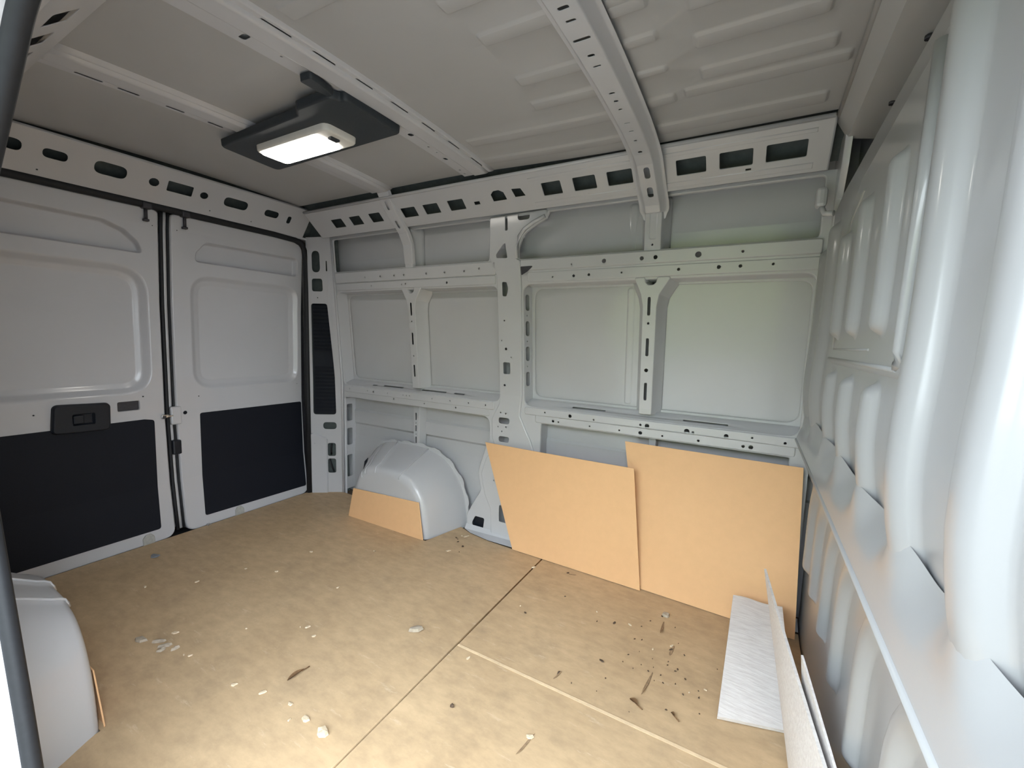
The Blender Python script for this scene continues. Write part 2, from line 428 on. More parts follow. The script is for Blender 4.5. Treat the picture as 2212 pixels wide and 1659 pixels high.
# centre pillar
pil = fillet([(1.478, 1.80, .01), (1.470, 1.60, .04), (1.516, 1.50, .05), (1.520, .80, .06), (1.470, .70, .05), (1.475, .60, .05), (1.50, .52, .04), (1.44, .47, .05), (1.405, .37, .06), (1.43, .25, .06), (1.475, .16, .04), (1.485, -.02, 0),
              (1.76, -.02, 0), (1.752, .50, .05), (1.715, .60, .05), (1.672, .68, .04), (1.640, .74, .05), (1.652, .86, .08), (1.654, 1.44, .04), (1.648, 1.57, .01), (1.630, 1.578, .01), (1.632, 1.64, .05), (1.662, 1.712, .05), (1.73, 1.752, .04), (1.798, 1.778, .01), (1.806, 1.806, .01)], .01)
NR = [(.0001, .001)]
cav = [(ccw(inset(ccw(pil), .016)), NR, False)]
for (a, b, z0, z1) in ((.225, 1.455, 1.518, 1.566), (.225, 1.49, 1.467, 1.495), (1.69, 2.93, 1.530, 1.564), (1.72, 2.93, 1.471, 1.501), (.225, 1.43, .763, .789), (.265, 1.42, .723, .748), (1.70, 2.93, .763, .784), (1.78, 2.90, .724, .747)):
    cav.append((rrect(a, b, z0, z1, .004, 2), NR, False))
MB().stamp([(.13, -.03), (2.985, -.03), (2.985, 1.815), (.13, 1.815)],
           [(winL, LIP, False), (winR, LIP, False), (topL, LIP, False), (topR, LIP, False), (lowR, LIP, False), (lowL, LIP, False), lowhole]+cav, FW, cv=(.85, 1.66)).build('inner_frame', PAINT, wall)
ph = [oval(1.575, 1.765, .016, .075), oval(1.678, 1.788, .07, .034), fillet([(1.508, 1.612), (1.566, 1.672), (1.580, 1.588), (1.512, 1.592)], .008),
      fillet([(1.543, 1.468), (1.572, 1.466), (1.582, 1.43), (1.57, 1.39), (1.545, 1.393)], .008), circle(1.554, 1.262, .005), circle(1.536, 1.153, .004), circle(1.562, 1.108, .008),
      circle(1.594, 1.062, .004), rrect(1.542, 1.586, .968, 1.034, .008), circle(1.549, .904, .007), circle(1.525, .745, .005), circle(1.558, .742, .005), oval(1.548, .70, .072, .036),
      circle(1.562, .665, .006), circle(1.51, .662, .005), circle(1.535, .637, .005), oval(1.55, .592, .07, .034), circle(1.475+.03, .43, .005), circle(1.49, .34, .005), rrect(1.53, 1.58, .10, .20, .01)]
MB().stamp(pil, ph, FW, w0=-.010, skirt=[(.002, .0008), (.005, .003), (.008, .012)], cv=(.85, 1.66)).build('centre_pillar', PAINT, wall)
MB().stamp(inset(ccw(lowhole), -.004), [], FW, w0=.02).build('low_hole_shade', PLASTIC, wall, 'black sheet painting the dark of the low hole by the floor')  # black sheet stands in for the shade inside the hole
MB().stamp(fillet([(1.660, 1.540), (1.732, 1.540), (1.70, 1.515), (1.664, 1.497)], .004), [], FW, w0=-.0135, skirt=[(.001, .001)]).build('gusset_slot_shade', DARKM, wall)  # dark sheet painted in for the shade of the pillar slot
# raised lip following the gusset
lip = [(1.636, yw(1.58)-.012, 1.585), (1.638, yw(1.64)-.012, 1.64), (1.652, yw(1.69)-.012, 1.69), (1.682, yw(1.725)-.012, 1.724), (1.735, yw(1.75)-.014, 1.752), (1.80, yw(1.775)-.014, 1.776)]
MB().tube(lip, .010, 8).build('pillar_lip', PAINT, wall)

def strut(xc, xa, xb, z0, slots, holes, top=1.457, wide=(.07, .082), name='strut'):
    o = fillet([(xa, z0, .004), (xb, z0, .004), (xb+.002, 1.33, .06), (xb+.012, 1.385, .04), (xc+wide[1], top, .004), (xc+.030, top, .004), (xc+.026, top-.022, .012), (xc+.012, top-.034, .015), (xc-.012, top-.034, .015), (xc-.026, top-.022, .012), (xc-.030, top, .004), (xc-wide[0], top, .004), (xa-.012, 1.385, .04), (xa-.002, 1.33, .06)], .005, 4)
    hs = [oval(xc-.004, (a+b)/2, .014, b-a) for a, b in slots]+[circle(xc-.004, a, r) for a, r in holes]
    MB().stamp(o, hs, FW, w0=-.004, skirt=[(.002, .001), (.004, .004), (.016, .07), (.030, .076), (.034, .088)], cv=(.85,)).build(name, PAINT, wall)
strut(2.324, 2.296, 2.349, .828, [(1.289, 1.373), (1.102, 1.186), (.892, .977)], [(1.254, .006), (1.036, .009)])
strut(.882, .857, .905, .835, [(1.289, 1.369), (1.109, 1.184), (.905, .982)], [(1.254, .005), (1.038, .005)], wide=(.075, .08))
# upper struts and faint pressed line in the upper panels
def ustrut(x0, x1, emboss):
    ft = [(rrect(x0+.016, x1-.016, 1.622, 1.742, .012), [(.004, .004), (.005, .004)], True)] if emboss else []
    ft += [circle((x0+x1)/2, 1.76, .005), circle((x0+x1)/2, 1.60, .005)]
    MB().stamp(fillet([(x0, 1.578), (x1, 1.578), (x1, 1.80), (x0, 1.80)], .004), ft, FW, w0=-.004, skirt=[(.002, .001), (.004, .004), (.012, .06), (.026, .064), (.03, .088)], cv=(1.66,)).build('upper_strut', PAINT, wall)
ustrut(2.290, 2.356, True); ustrut(.852, .905, False)
MB().stamp(rrect(2.205, 2.225, 1.60, 1.80, .008), [], lambda u, v, d: FW(u, v, .085+d), skirt=[(.006, .002), (.012, .004)], cv=(1.66,)).build('pressed_bead', SKIN, wall)
MB().stamp(rrect(2.205, 2.225, .86, 1.42, .008), [], lambda u, v, d: FW(u, v, .085+d), skirt=[(.006, .002), (.012, .004)], cv=(.9,)).build('pressed_bead', SKIN, wall)
# lower strut behind the wheel arch
MB().stamp(fillet([(.825, .42), (.862, .42), (.866, .52), (.868, .71), (.822, .71)], .004), [rrect(.835, .850, .61, .66, .003), circle(.842, .59, .004), rrect(.836, .849, .535, .575, .003), circle(.842, .515, .004), rrect(.837, .849, .455, .50, .005)],
           FW, w0=.045, skirt=[(.002, .001), (.004, .004), (.014, .035), (.022, .05)]).build('lower_strut', PAINT, wall)
MB().bbox(2.34, 2.375, 1.905, 1.96, 0, .712, .004).build('lower_strut', PAINT, wall)
# torn vent hole by the arch, its dark painted as a black sheet
MB().stamp(fillet([(.30, .17), (.315, .235), (.345, .262), (.405, .282), (.40, .235), (.37, .205), (.345, .19), (.33, .155)], .004, 2), [], FW, w0=.078, skirt=[(.003, .006)]).build('vent_hole_shade', PLASTIC, wall, 'black sheet painting the dark of the torn vent hole behind the wheel arch')

MB().add([(1.295, 1.869, .03), (3.0, 1.866, .03), (3.0, 1.80, .008), (1.50, 1.793, .004), (1.36, 1.818, .004), (1.295, 1.85, .004)], [(0, 1, 2, 3, 4, 5)]).build('wall_base_lip', PAINT, wall)
# cant rail under the roof
win = [(1.830, 1.928), (1.985, 2.092), (2.142, 2.252), (2.425, 2.537), (2.582, 2.697), (2.737, 2.865)]
winl = [(.352, .438), (.518, .600), (.688, .768), (.948, 1.040), (1.110, 1.200), (1.280, 1.368)]
hs = []
WR = [(.001, .001), (.0015, .004)]
for a, b in win: hs.append((rrect(a, b, .335, .69, .007, 3), WR, False))
for a, b in winl: hs.append((fillet([(a+.012, .30), (b+.010, .30), (b-.006, .63), (a-.006, .63)], .007, 3), WR, False))
hs += [fillet([(1.553, .40), (1.632, .40), (1.625, .62), (1.602, .70), (1.57, .69), (1.55, .60)], .01), fillet([(1.68, .43), (1.737, .43), (1.722, .65), (1.672, .67)], .006), rrect(1.437, 1.472, .38, .48, .004),
       circle(1.883, .24, .004), circle(2.047, .24, .004), circle(2.519, .25, .004), rrect(2.672, 2.692, .23, .275, .003), circle(.72, .2, .003), circle(1.15, .2, .003)]
def crm(u, t, d): return CR(u, t, d)
# the stamp works in metres, so scale t
def CRs(u, s, d): return CR(u, s/CL, d)
def sc(poly): return [(p[0], p[1]*CL) for p in poly]
cell = []
for h in hs:
    if isinstance(h, tuple): cell.append((rrect(min(p[0] for p in h[0]), max(p[0] for p in h[0]), min(p[1] for p in h[0])*CL, max(p[1] for p in h[0])*CL, .007, 3), WR, False))
    else: cell.append(sc(h))
cr = MB().stamp([(.16, .02*CL), (2.93, .02*CL), (2.93, .98*CL), (.16, .98*CL)], cell, CRs, skirt=[(.002, .001), (.006, .006), (.008, .016)])
cr.build('cant_rail', PAINT, wall)
MB().add([CR(.1, -.05, .075), CR(2.98, -.05, .075), CR(2.98, 1.2, .075), CR(.1, 1.2, .075)], [(0, 1, 2, 3)]).build('cant_rail_backing', CAVSHADE, wall)
for a, b in ((1.775, 2.272), (2.372, 2.885)):
    MB().stamp([(a, .10*CL), (b, .10*CL), (b, .20*CL), (a, .20*CL)], [], CRs, w0=-.003, skirt=[(.003, .004)]).build('rail_step', PAINT, wall)
    MB().stamp([(a, .80*CL), (b, .80*CL), (b, .86*CL), (a, .86*CL)], [], CRs, w0=-.003, skirt=[(.003, .004)]).build('rail_step', PAINT, wall)
# gutter between rail and roof
MB().tube([(.16, 1.607, 1.931), (1.3, 1.607, 1.933), (2.93, 1.607, 1.930)], .008, 8).build('roof_seam', PAINT, wall)
MB().tube([(1.80, 1.66, 1.905), (1.86, 1.640, 1.913), (2.25, 1.637, 1.915)], .004, 6).build('rail_lip', PAINT, wall)

# ---- ceiling
PB = [(.004, -.0015), (.009, -.0065), (.012, -.0075)]
beads = []
def bead(x0, x1, y0, y1, r=.012): beads.append((rrect(x0, x1, y0, y1, r, 3), PB, True))
for mir in (False, True):
    def Y(a, b): return (1.87-b, 1.87-a) if mir else (a, b)
    for (x0, x1, a, b) in ((2.375, 2.90, 1.47, 1.545), (2.55, 2.89, 1.20, 1.27), (2.55, 2.86, 1.052, 1.12), (2.50, 2.93, 1.285, 1.345),
                           (2.375, 2.478, 1.145, 1.185), (2.375, 2.478, .992, 1.04), (2.375, 2.478, 1.295, 1.28+.10),
                           (1.60, 2.262, 1.48, 1.54), (1.64, 2.262, 1.31, 1.375), (2.02, 2.262, 1.155, 1.215), (2.04, 2.262, 1.01, 1.07)):
        if (x0, a) == (2.375, 1.295): b = 1.355; x1 = 2.478; x0 = 2.375
        y0, y1 = Y(a, b)
        # keep the short block clear of the long bead
        if (x0, x1) == (2.50, 2.93): x0 = 2.495
        beads.append((rrect(x0, x1, y0, y1, .018, 4), PB, True))
for (x0, x1, a, b) in ((2.375, 2.478, .85, .912), (2.55, 2.86, .90, .97)):
    beads.append((rrect(x0, x1, a, b, .018, 4), PB, True))
rf = MB().stamp([(.10, .262), (2.955, .262), (2.955, 1.608), (.10, 1.608)], beads, RF, cu=(.4, .8, 1.2, 1.4, 1.6, 1.8, 2.0, 2.15, 2.3), cv=[.35+.1*i for i in range(13)], smooth=True)
ceil = rf.build('ceiling', ROOFP)
tag(ceil, 'ribbed grey steel roof skin of the van', 'ceiling', kind='structure')
MB().box(-.22, 3.2, -.08, 2.0, 2.04, 2.06).build('outer_roof', OUTER, ceil)

def path_map(path, xoff=0.):
    P = [Vector(p) for p in path]; S = [0]
    for i in range(1, len(P)): S.append(S[-1]+(P[i]-P[i-1]).length)
    def at(s):
        for i in range(1, len(S)):
            if s <= S[i] or i == len(S)-1:
                t = (s-S[i-1])/(S[i]-S[i-1]); p = P[i-1].lerp(P[i], t); d = (P[i]-P[i-1]).normalized(); return p, Vector((-d.y, d.x))
    def mp(u, v, d):
        p, n = at(u); q = p+n*d; return (v, q.x, q.y)
    def s_of_y(y):
        for i in range(1, len(P)):
            if P[i].x >= y: return S[i-1]+(S[i]-S[i-1])*(y-P[i-1].x)/(P[i].x-P[i-1].x)
        return S[-1]
    return mp, S, s_of_y
# main cross rib with its legs onto the side rail
half = [(.935, 1.916), (1.10, 1.914), (1.224, 1.908), (1.366, 1.900), (1.45, 1.890), (1.52, 1.879), (1.58, 1.862), (1.64, 1.822), (1.70, 1.783), (1.752, 1.755), (1.783, 1.715), (1.795, 1.65), (1.80, 1.60)]
half = [(a, b+.0) for a, b in half]
full = [(1.87-a, b) for a, b in half[:0:-1]]+half
mp, S, sy = path_map(full)
S1 = sy(1.752)+.03
hs = []
for y, wdt, hgt in ((1.503, .014, .016), (1.427, .010, .012), (1.366, .007, .016), (1.31, .006, .018), (1.224, .010, .012), (1.175, .012, .014), (1.131, .010, .018), (.991, .008, .022), (.942, .012, .020), (.872, .012, .046), (.799, .010, .026), (.753, .014, .028), (.62, .012, .02), (.5, .012, .02)):
    hs.append(oval(sy(y), 2.322, wdt, hgt))
hs += [oval(sy(1.612), 2.326, .052, .024), oval(sy(1.690), 2.326, .052, .024)]
MB().stamp(fillet([(sy(.30), 2.290), (S1, 2.294), (S1, 2.352), (sy(.30), 2.356)], .004), hs, mp, skirt=[(.002, .001), (.005, .004), (.020, .030), (.026, .032), (.034, .033)],
           cu=S[1:-1]).build('roof_rib', PAINT, ceil, 'punched steel roof cross rib nearest the bulkhead')
# rear cross ribs: flatter, slotted along one edge
def flat_rib(x0, x1, slit_x, slits, holes, label):
    n = 14; pth = []
    for i in range(n+1):
        y = .27+1.33*i/n; pth.append((y, zr((x0+x1)/2, y)-.014))
    mp_, S_, sy_ = path_map(pth)
    hh = [oval((sy_(a)+sy_(b))/2, slit_x, sy_(b)-sy_(a), .015) for a, b in slits]+[oval(sy_(y), x, a, b) for y, x, a, b in holes]
    MB().stamp([(sy_(.28), x0), (sy_(1.595), x0), (sy_(1.595), x1), (sy_(.28), x1)], hh, mp_, skirt=[(.002, .001), (.005, .004), (.012, .014)], cu=S_[1:-1]).build('roof_rib', PAINT, ceil, label)
    mid = (x0+x1)/2
    MB().stamp([(sy_(.28), mid-.006), (sy_(1.58), mid-.006), (sy_(1.58), mid+.050), (sy_(.28), mid+.050)], [], mp_, w0=-.012, skirt=[(.004, .001), (.009, .005), (.014, .013)], cu=S_[1:-1]).build('rib_crown', PAINT, ceil)
flat_rib(1.440, 1.598, 1.583, [(.33, .41), (.50, .586), (.65, .728), (.804, .874), (.954, 1.04), (1.113, 1.192), (1.274, 1.353), (1.44, 1.53)],
         [(.522, 1.474, .02, .035), (.624, 1.48, .008, .008), (1.171, 1.478, .024, .024), (1.282, 1.476, .010, .010), (1.339, 1.474, .006, .006), (1.406, 1.470, .022, .018), (1.525, 1.462, .010, .010), (1.565, 1.46, .010, .010)], 'slotted roof cross rib beside the ceiling lamp')
flat_rib(.795, .93, .812, [(.36, .43), (.468, .528), (.605, .664), (.744, .80), (.9, .96), (1.06, 1.12)],
         [(1.40, .845, .008, .010), (1.46, .845, .008, .010), (1.52, .846, .012, .012)], 'rearmost slotted roof cross rib')
# legs of the rear ribs over the cant rail
for xa, xb in ((.842, .915), (1.478, 1.63)):
    legp = [(1.585, zr(xa, 1.585)-.016), (1.64, 1.875), (1.70, 1.820), (1.752, 1.768), (1.786, 1.71), (1.80, 1.60)]
    mpl, Sl, syl = path_map(legp)
    hs = [oval(syl(1.628), (xa+xb)/2, .05, .018), oval(syl(1.71), (xa+xb)/2, .05, .018)] if xb < 1 else []
    if xb < 1: MB().stamp([(0, xa), (Sl[-1], xa+.008), (Sl[-1], xb-.006), (0, xb)], hs, mpl, skirt=[(.002, .001), (.004, .004), (.010, .02)], cu=Sl[1:-1]).build('rib_leg', PAINT, ceil)
# front header
MB().add([(2.935, .1, 1.962), (2.935, 1.66, 1.935), (2.975, 1.68, 1.875), (2.975, .1, 1.90), (3.10, 1.70, 1.86), (3.10, .1, 1.885), (3.12, 1.70, 1.50), (3.12, .1, 1.50)], [(0, 1, 2, 3), (3, 2, 4, 5), (5, 4, 6, 7)]).build('front_header', ROOFP, ceil)
MB().tube([(2.940, .2, 1.955), (2.940, 1.62, 1.932)], .008, 8).build('header_swage', ROOFP, ceil)
for y in (1.148, 1.45): MB().tube([(3.045, y, 1.872), (3.045, y, 1.864)], .009, 10).build('header_hole_shade', DARKM, ceil)  # dark stubs stand in for the shade inside the header holes
MB().stamp(fillet([(1.765, 1.50), (1.87, 1.50), (1.87, 1.90), (1.66, 1.90), (1.69, 1.80), (1.76, 1.70)], .02), [], lambda u, v, d: (2.968+d, u, v), skirt=[(.003, .003), (.006, .02)]).build('corner_gusset', PAINT, ceil)
br = MB().bbox(2.905, 2.940, 1.70, 1.745, 1.665, 1.735, .012)
br.tube([(2.925, 1.715, 1.665), (2.935, 1.705, 1.640), (2.960, 1.690, 1.635)], .010, 8)
br.build('corner_bracket', PAINT, ceil)

# ---- rear wall surround: header, corner pillars
HA, HB = Vector((.002, 1.805)), Vector((.125, 1.962)); HL = (HB-HA).length; HT = (HB-HA)/HL; HN = Vector((-HT.y, HT.x))
def HD(u, s, d):
    p = HA+HT*s+HN*d; return (p.x, u, p.y)
c0 = .115
hh = [oval(.372, c0, .055, .05), oval(.497, c0, .078, .042), oval(.681, c0, .118, .062), circle(.847, c0-.002, .022), rrect(.903, 1.017, c0-.028, c0+.028, .006), circle(1.072, c0-.002, .020), oval(1.238, c0, .13, .056), oval(1.450, c0-.003, .088, .044), oval(1.567, c0-.012, .026, .05),
      circle(.45, .03, .004), circle(1.12, .035, .004), circle(1.35, .03, .004)]
hd = MB().stamp([(.17, .0), (1.70, .0), (1.70, HL), (.17, HL)], hh, HD, skirt=[(.003, .002), (.006, .012)])
wl = hd.build('wall_left', PAINT)
tag(wl, 'pressed steel frame around the rear doors with oval holes along its header', 'wall', kind='structure')
MB().box(-.22, -.205, -.055, 2.0, -.12, 2.06).build('outer_panel', OUTER, wl)
MB().add([(-.06, .1, 1.80), (-.06, 1.8, 1.80), (.05, 1.8, 2.02), (.05, .1, 2.02)], [(0, 1, 2, 3)]).build('header_backing', CAVSHADE, wl)
MB().bbox(-.10, .004, .10, 1.80, 1.797, 1.812, .003).build('header_lip', PAINT, wl)
# far rear corner pillar
PA, PBv = Vector((.0, 1.73)), Vector((.19, 1.862)); PL = (PBv-PA).length; PT = (PBv-PA)/PL; PN = Vector((-PT.y, PT.x))
def lean(v): return interp(v, [0, .85, 1.8], [0, 0, -.075])
def DP(u, v, d):
    p = PA+PT*u+PN*d; return (p.x, p.y+lean(v)*(u/PL), v)
DP_h = [oval(.082, 1.655, .070, .145), rrect(.042, .130, 1.452, 1.54, .018), fillet([(.026, .58), (.186, .58), (.178, .95), (.158, 1.37), (.030, 1.37)], .022), oval(.140, .498, .095, .052), rrect(.122, .180, .272, .370, .016), rrect(.122, .180, .146, .254, .016),
        circle(.085, 1.41, .005), circle(.035, .37, .004), circle(.035, .14, .004), fillet([(.165, 1.59), (.178, 1.59), (.178, 1.66), (.168, 1.66)], .004)]
MB().stamp([(.0, -.02), (PL, -.02), (PL, 1.815), (.0, 1.815)], DP_h, DP, skirt=[(.003, .001), (.006, .006)], cv=(.85,)).build('corner_pillar', PAINT, wl)
MB().add([DP(-.03, -.02, .06), DP(PL+.03, -.02, .06), DP(PL+.03, 1.9, .06), DP(-.03, 1.9, .06)], [(0, 1, 2, 3)]).build('pillar_backing', CAVSHADE, wl)
MB().tube([DP(PL, -.02, -.002), DP(PL, .85, -.002), DP(PL, 1.81, -.002)], .009, 8).build('pillar_edge', PAINT, wl)
MB().stamp(fillet([(.012, -.02), (.115, -.02), (.115, .40), (.012, .44)], .01), [circle(.035, .37, .004), circle(.035, .14, .004)], DP, w0=-.012, skirt=[(.003, .002), (.008, .012)]).build('pillar_foot', PAINT, wl)
vg = MB().stamp(fillet([(.028, .582), (.184, .582), (.176, .95), (.156, 1.368), (.032, 1.368)], .022), [], DP, w0=.016, cv=(.85,))
vent = vg.build('vent_grille', PLASTIC, wl, 'tall black plastic air vent grille')
for i in range(30):
    z = .60+i*.026
    if .93 < z < 1.02: continue
    b_ = MB(); wd = .145-.02*max(0, (z-.6)/.75)
    b_.add([DP(.04, z, .015), DP(.036+wd, z, .015), DP(.036+wd, z+.014, .015), DP(.04, z+.014, .015), DP(.04, z, .004), DP(.036+wd, z, .004)], [(0, 1, 5, 4), (4, 5, 2, 3), (0, 4, 3), (1, 2, 5)])
    b_.build('slat', PLASTIC, vent)
for z0, z1, dx in ((.28, .37, .01), (.15, .25, -.006)):
    MB().tube([DP(.135+dx, z1, .02), DP(.142, (z0+z1)/2, .012), DP(.150-dx, z0, .022)], .006, 8).build('cable', WIRE, wl)
# seal around the door opening
sp = [(-.012, 1.726, .0), (-.012, 1.728, .8), (-.012, 1.737, 1.55), (-.012, 1.737, 1.66), (-.012, 1.728, 1.73), (-.012, 1.70, 1.772), (-.012, 1.655, 1.788), (-.012, 1.5, 1.795), (-.012, .935, 1.797), (-.012, .37, 1.795), (-.012, .215, 1.788), (-.012, .17, 1.772), (-.012, .142, 1.73), (-.012, .133, 1.66), (-.012, .142, .8), (-.012, .144, .0)]
MB().tube(sp, .020, 12).build('door_seal', RUBBER, wl, 'thick black rubber door seal')
MB().bbox(-.13, -.012, .1, 1.78, -.05, -.008, .003).build('rear_sill', RUBBER, wl)
# near rear corner pillar (plain)
MB().add([(.0, .14, -.02), (.19, .01, -.02), (.19, .09, 1.81), (.0, .14, 1.81)], [(0, 1, 2, 3)]).build('corner_pillar', PAINT, wl)

# ---- rear doors
def make_door(name, left):
    M_ = (lambda p: [(1.845-q[0],)+tuple(q[1:]) for q in p]) if left else (lambda p: p)
    y0, y1 = .957, 1.722
    out = fillet(M_([(y0, .0, .05), (y1, .0, .05), (y1, 1.775, .075), (y0, 1.775, .02)]), .03, 6)
    if left: winp = fillet(M_([(.997, .815, .13), (1.69, .815, .09), (1.69, 1.485, .09), (.997, 1.485, .15)]), .1, 8)
    else: winp = fillet(M_([(1.036, .812, .12), (1.702, .812, .10), (1.702, 1.478, .10), (1.036, 1.478, .12)]), .1, 8)
    wrow = [(.004, .001), (.010, .005), (.022, .016), (.032, .022), (.044, .0235), (.050, .027), (.058, .029)]
    if left: wrow = [(.006, .002), (.014, .008), (.028, .026), (.038, .033), (.048, .035), (.054, .039), (.062, .041)]
    if left: slot = fillet(M_([(1.012, 1.547, .035), (1.69, 1.547, .03), (1.69, 1.70, .03), (1.17, 1.69, .08), (1.09, 1.66, .06), (1.035, 1.61, .05)]), .02, 6)
    else: slot = fillet(M_([(1.062, 1.545, .03), (1.692, 1.545, .028), (1.692, 1.672, .03), (1.12, 1.668, .05), (1.068, 1.60, .04)]), .02, 6)
    srow = [(.002, .001), (.005, .006), (.008, .032), (.011, .040), (.015, .042)]
    feats = [(winp, wrow, True), (slot, srow, True)]
    if left:
        feats += [(rrect(.690, .786, .728, .782, .010), [(.002, .002), (.003, .012)], False), circle(.80, .80, .004), circle(.395, .755, .004), circle(.87, 1.70, .003)]
    else:
        feats += [circle(.992, .686, .011), circle(.962, .684, .004), circle(1.065, .775, .004), circle(1.69, 1.432, .004), circle(.98, 1.70, .003), circle(1.69, .80, .003)]
    d = MB().stamp(out, feats, DR, skirt=[(.003, .001), (.007, .005), (.009, .015), (.010, .05)], cv=DCUT)
    d.build  # main pressing
    o = d.build(name, PAINT)
    if left: trim = fillet([(.165, .062), (.828, .062), (.842, .665), (.80, .674), (.165, .674)], .014)
    else: trim = fillet([(1.052, .058), (1.712, .052), (1.716, .666), (1.068, .672)], .012)
    MB().stamp(trim, [], DR, w0=-.003, skirt=[(.001, .0005), (.002, .004)], cv=DCUT).build('trim_board', BLACK, o, 'black lower trim board')
    ya, yb = (.05, .94) if left else (.93, 1.80)
    MB().box(-.20, -.18, ya, yb, -.05, 1.85).build('outer_skin', OUTER, o)
    MB().box(-.128, -.122, ya+.02, yb-.02, -.02, 1.80).build('inner_backing', DARKM, o)  # added dark sheet that blocks the sky behind the pressing
    return o
d1 = make_door('door_1', False)
tag(d1, 'right rear van door, grey pressed steel with black lower trim board, next to side wall', 'door', kind='structure')
d2 = make_door('door_2', True)
tag(d2, 'left rear van door, grey pressed steel with black inner handle and black lower trim', 'door', kind='structure')
# centre gap seals and lock parts
def gapline(y, dx): return [(xd(z)+dx, y, z) for z in (.02, .15, .3, .5, .7, .9, 1.1, 1.3, 1.5, 1.7, 1.79)]
MB().tube(gapline(.9105, -.012), .009, 8).build('edge_seal', RUBBER, d2)
MB().tube(gapline(.944, -.020), .007, 8).build('edge_seal', RUBBER, d1)
MB().tube(gapline(.928, -.030), .012, 8).build('door_edge_flange', PAINT, d1)
MB().bbox(-.11, -.065, .918, .962, .452, .535, .008).build('lock_block', PLASTIC, d1, 'black plastic lock block')
MB().bbox(-.095, -.068, .918, .972, .625, .728, .008).build('lock_cover', PAINT, d1)
st = MB().bbox(-.072, -.060, .872, .905, .672, .690, .003)
st.bbox(-.080, -.058, .896, .926, .676, .684, .002); st.build('striker', STEEL, d2, 'small bright steel striker')
MB().bbox(-.074, -.055, .874, .890, .668, .684, .002).build('striker_bolt', DARKM, d2)
for y, dd in ((.838, d2), (1.011, d1)):
    MB().bbox(-.045, .012, y-.020, y+.020, 1.772, 1.802, .006).build('catch_head', DARKM, dd)
    MB().tube([(-.015, y, 1.785), (-.018, y, 1.725)], .008, 8).build('catch_stem', DARKM, dd)
    MB().bbox(-.032, -.008, y-.012, y+.012, 1.712, 1.724, .003).build('catch_foot', DARKM, dd)
# inner handle of the left door
hb = MB().stamp(fillet([(.452, .662), (.648, .655), (.652, .776), (.462, .785)], .014), [(rrect(.515, .600, .685, .745, .010), [(.004, .004), (.008, .022)], True)], DR, w0=-.022, skirt=[(.003, .001), (.007, .006), (.010, .024)])
hnd = hb.build('inner_handle', PLASTIC, d2, 'black plastic inner door handle housing')
MB().bbox(xd(.7)+.004, xd(.7)+.020, .52, .56, .695, .735, .005).build('handle_lever', PLASTIC, hnd)
MB().stamp(rrect(.688, .788, .726, .784, .010), [], DR, w0=.013).build('recess_plate', DARKM, d2)
for y, dd in ((.769, d2), (1.242, d1)):
    MB().stamp(fillet([(y-.022, -.008), (y+.022, -.008), (y+.022, .03), (y+.010, .046), (y-.010, .046), (y-.022, .03)], .006), [], DR, w0=-.008, skirt=[(.003, .001), (.005, .009)]).build('door_bumper', CLEARISH, dd)
MB().tube([(-.026, 1.057, -.003), (-.002, 1.057, -.003)], .012, 10).build('latch_ring', STEEL, d1)

# ---- bulkhead
def X0(z): return interp(z, [.0, .70, .80, .88, .94, 1.0, 1.06, 1.12, 1.18, 1.3, 1.7], [3.004, 3.000, 2.990, 2.977, 2.966, 2.961, 2.961, 2.964, 2.967, 2.969, 2.972])
def BH(u, v, d): return (X0(v)+d, u, v)
RB = [(.004, -.001), (.009, -.005), (.015, -.013), (.022, -.021), (.030, -.0265), (.041, -.029)]
def ribp(y, z0, z1, r=.046): return (thick([(y, z0), (y, (z0+z1)/2), (y, z1)], r, 8), RB, True)
RBs = [(.003, -.001), (.007, -.004), (.012, -.011), (.017, -.017), (.023, -.021), (.032, -.023)]
def ribs_(y, z0, z1, r=.036): return (thick([(y, z0), (y, (z0+z1)/2), (y, z1)], r, 8), RBs, True)
ups = [ribp(1.795, .90, 1.50, .044), ribp(1.585, .90, 1.545, .044), ribp(.565, .89, 1.60, .048), ribp(.335, .89, 1.60, .050), ribp(.11, .89, 1.60, .05),
       ribs_(1.30, .90, 1.075), ribs_(1.06, .90, 1.075), ribs_(.815, .90, 1.075, .038)]
bh = MB().stamp(fillet([(-.03, .76, 0), (1.868, .76, 0), (1.868, 1.56, .05), (1.80, 1.64, .06), (1.60, 1.672, .1), (-.03, 1.70, 0)], .02), ups, BH,
                skirt=[(.004, .002), (.007, .008), (.008, .03)], cv=[.80+.04*i for i in range(10)]+[1.3, 1.5], smooth=True)
bulk = bh.build('wall_right', PAINTB)
tag(bulk, 'pale ribbed steel bulkhead closing the front end of the load space', 'wall', kind='structure')
RBn = [(.003, -.001), (.007, -.004), (.012, -.011), (.017, -.017), (.023, -.020), (.031, -.022)]
pan = fillet([(.655, 1.132, .02), (1.42, 1.132, .03), (1.42, 1.44, .08), (1.33, 1.56, .08), (1.22, 1.60, .08), (.655, 1.63, .02)], .03, 6)
pf = [(thick([(y, 1.222), (y, 1.36), (y, zt)], .035, 8), RBn, True) for y, zt in ((1.30, 1.455), (1.06, 1.485), (.815, 1.49))]
MB().stamp(pan, pf, BH, w0=-.008, skirt=[(.002, .0005), (.006, .003), (.012, .0085)], cv=(1.15, 1.18, 1.24, 1.3)).build('raised_panel', PAINTB, bulk)
MB().tube([BH(.690, 1.137, -.008), BH(.676, 1.146, -.008), BH(.671, 1.165, -.008), BH(.672, 1.4, -.008), BH(.672, 1.615, -.008)], [.005, .009, .012, .013, .013], 10).build('panel_bead', PAINTB, bulk)
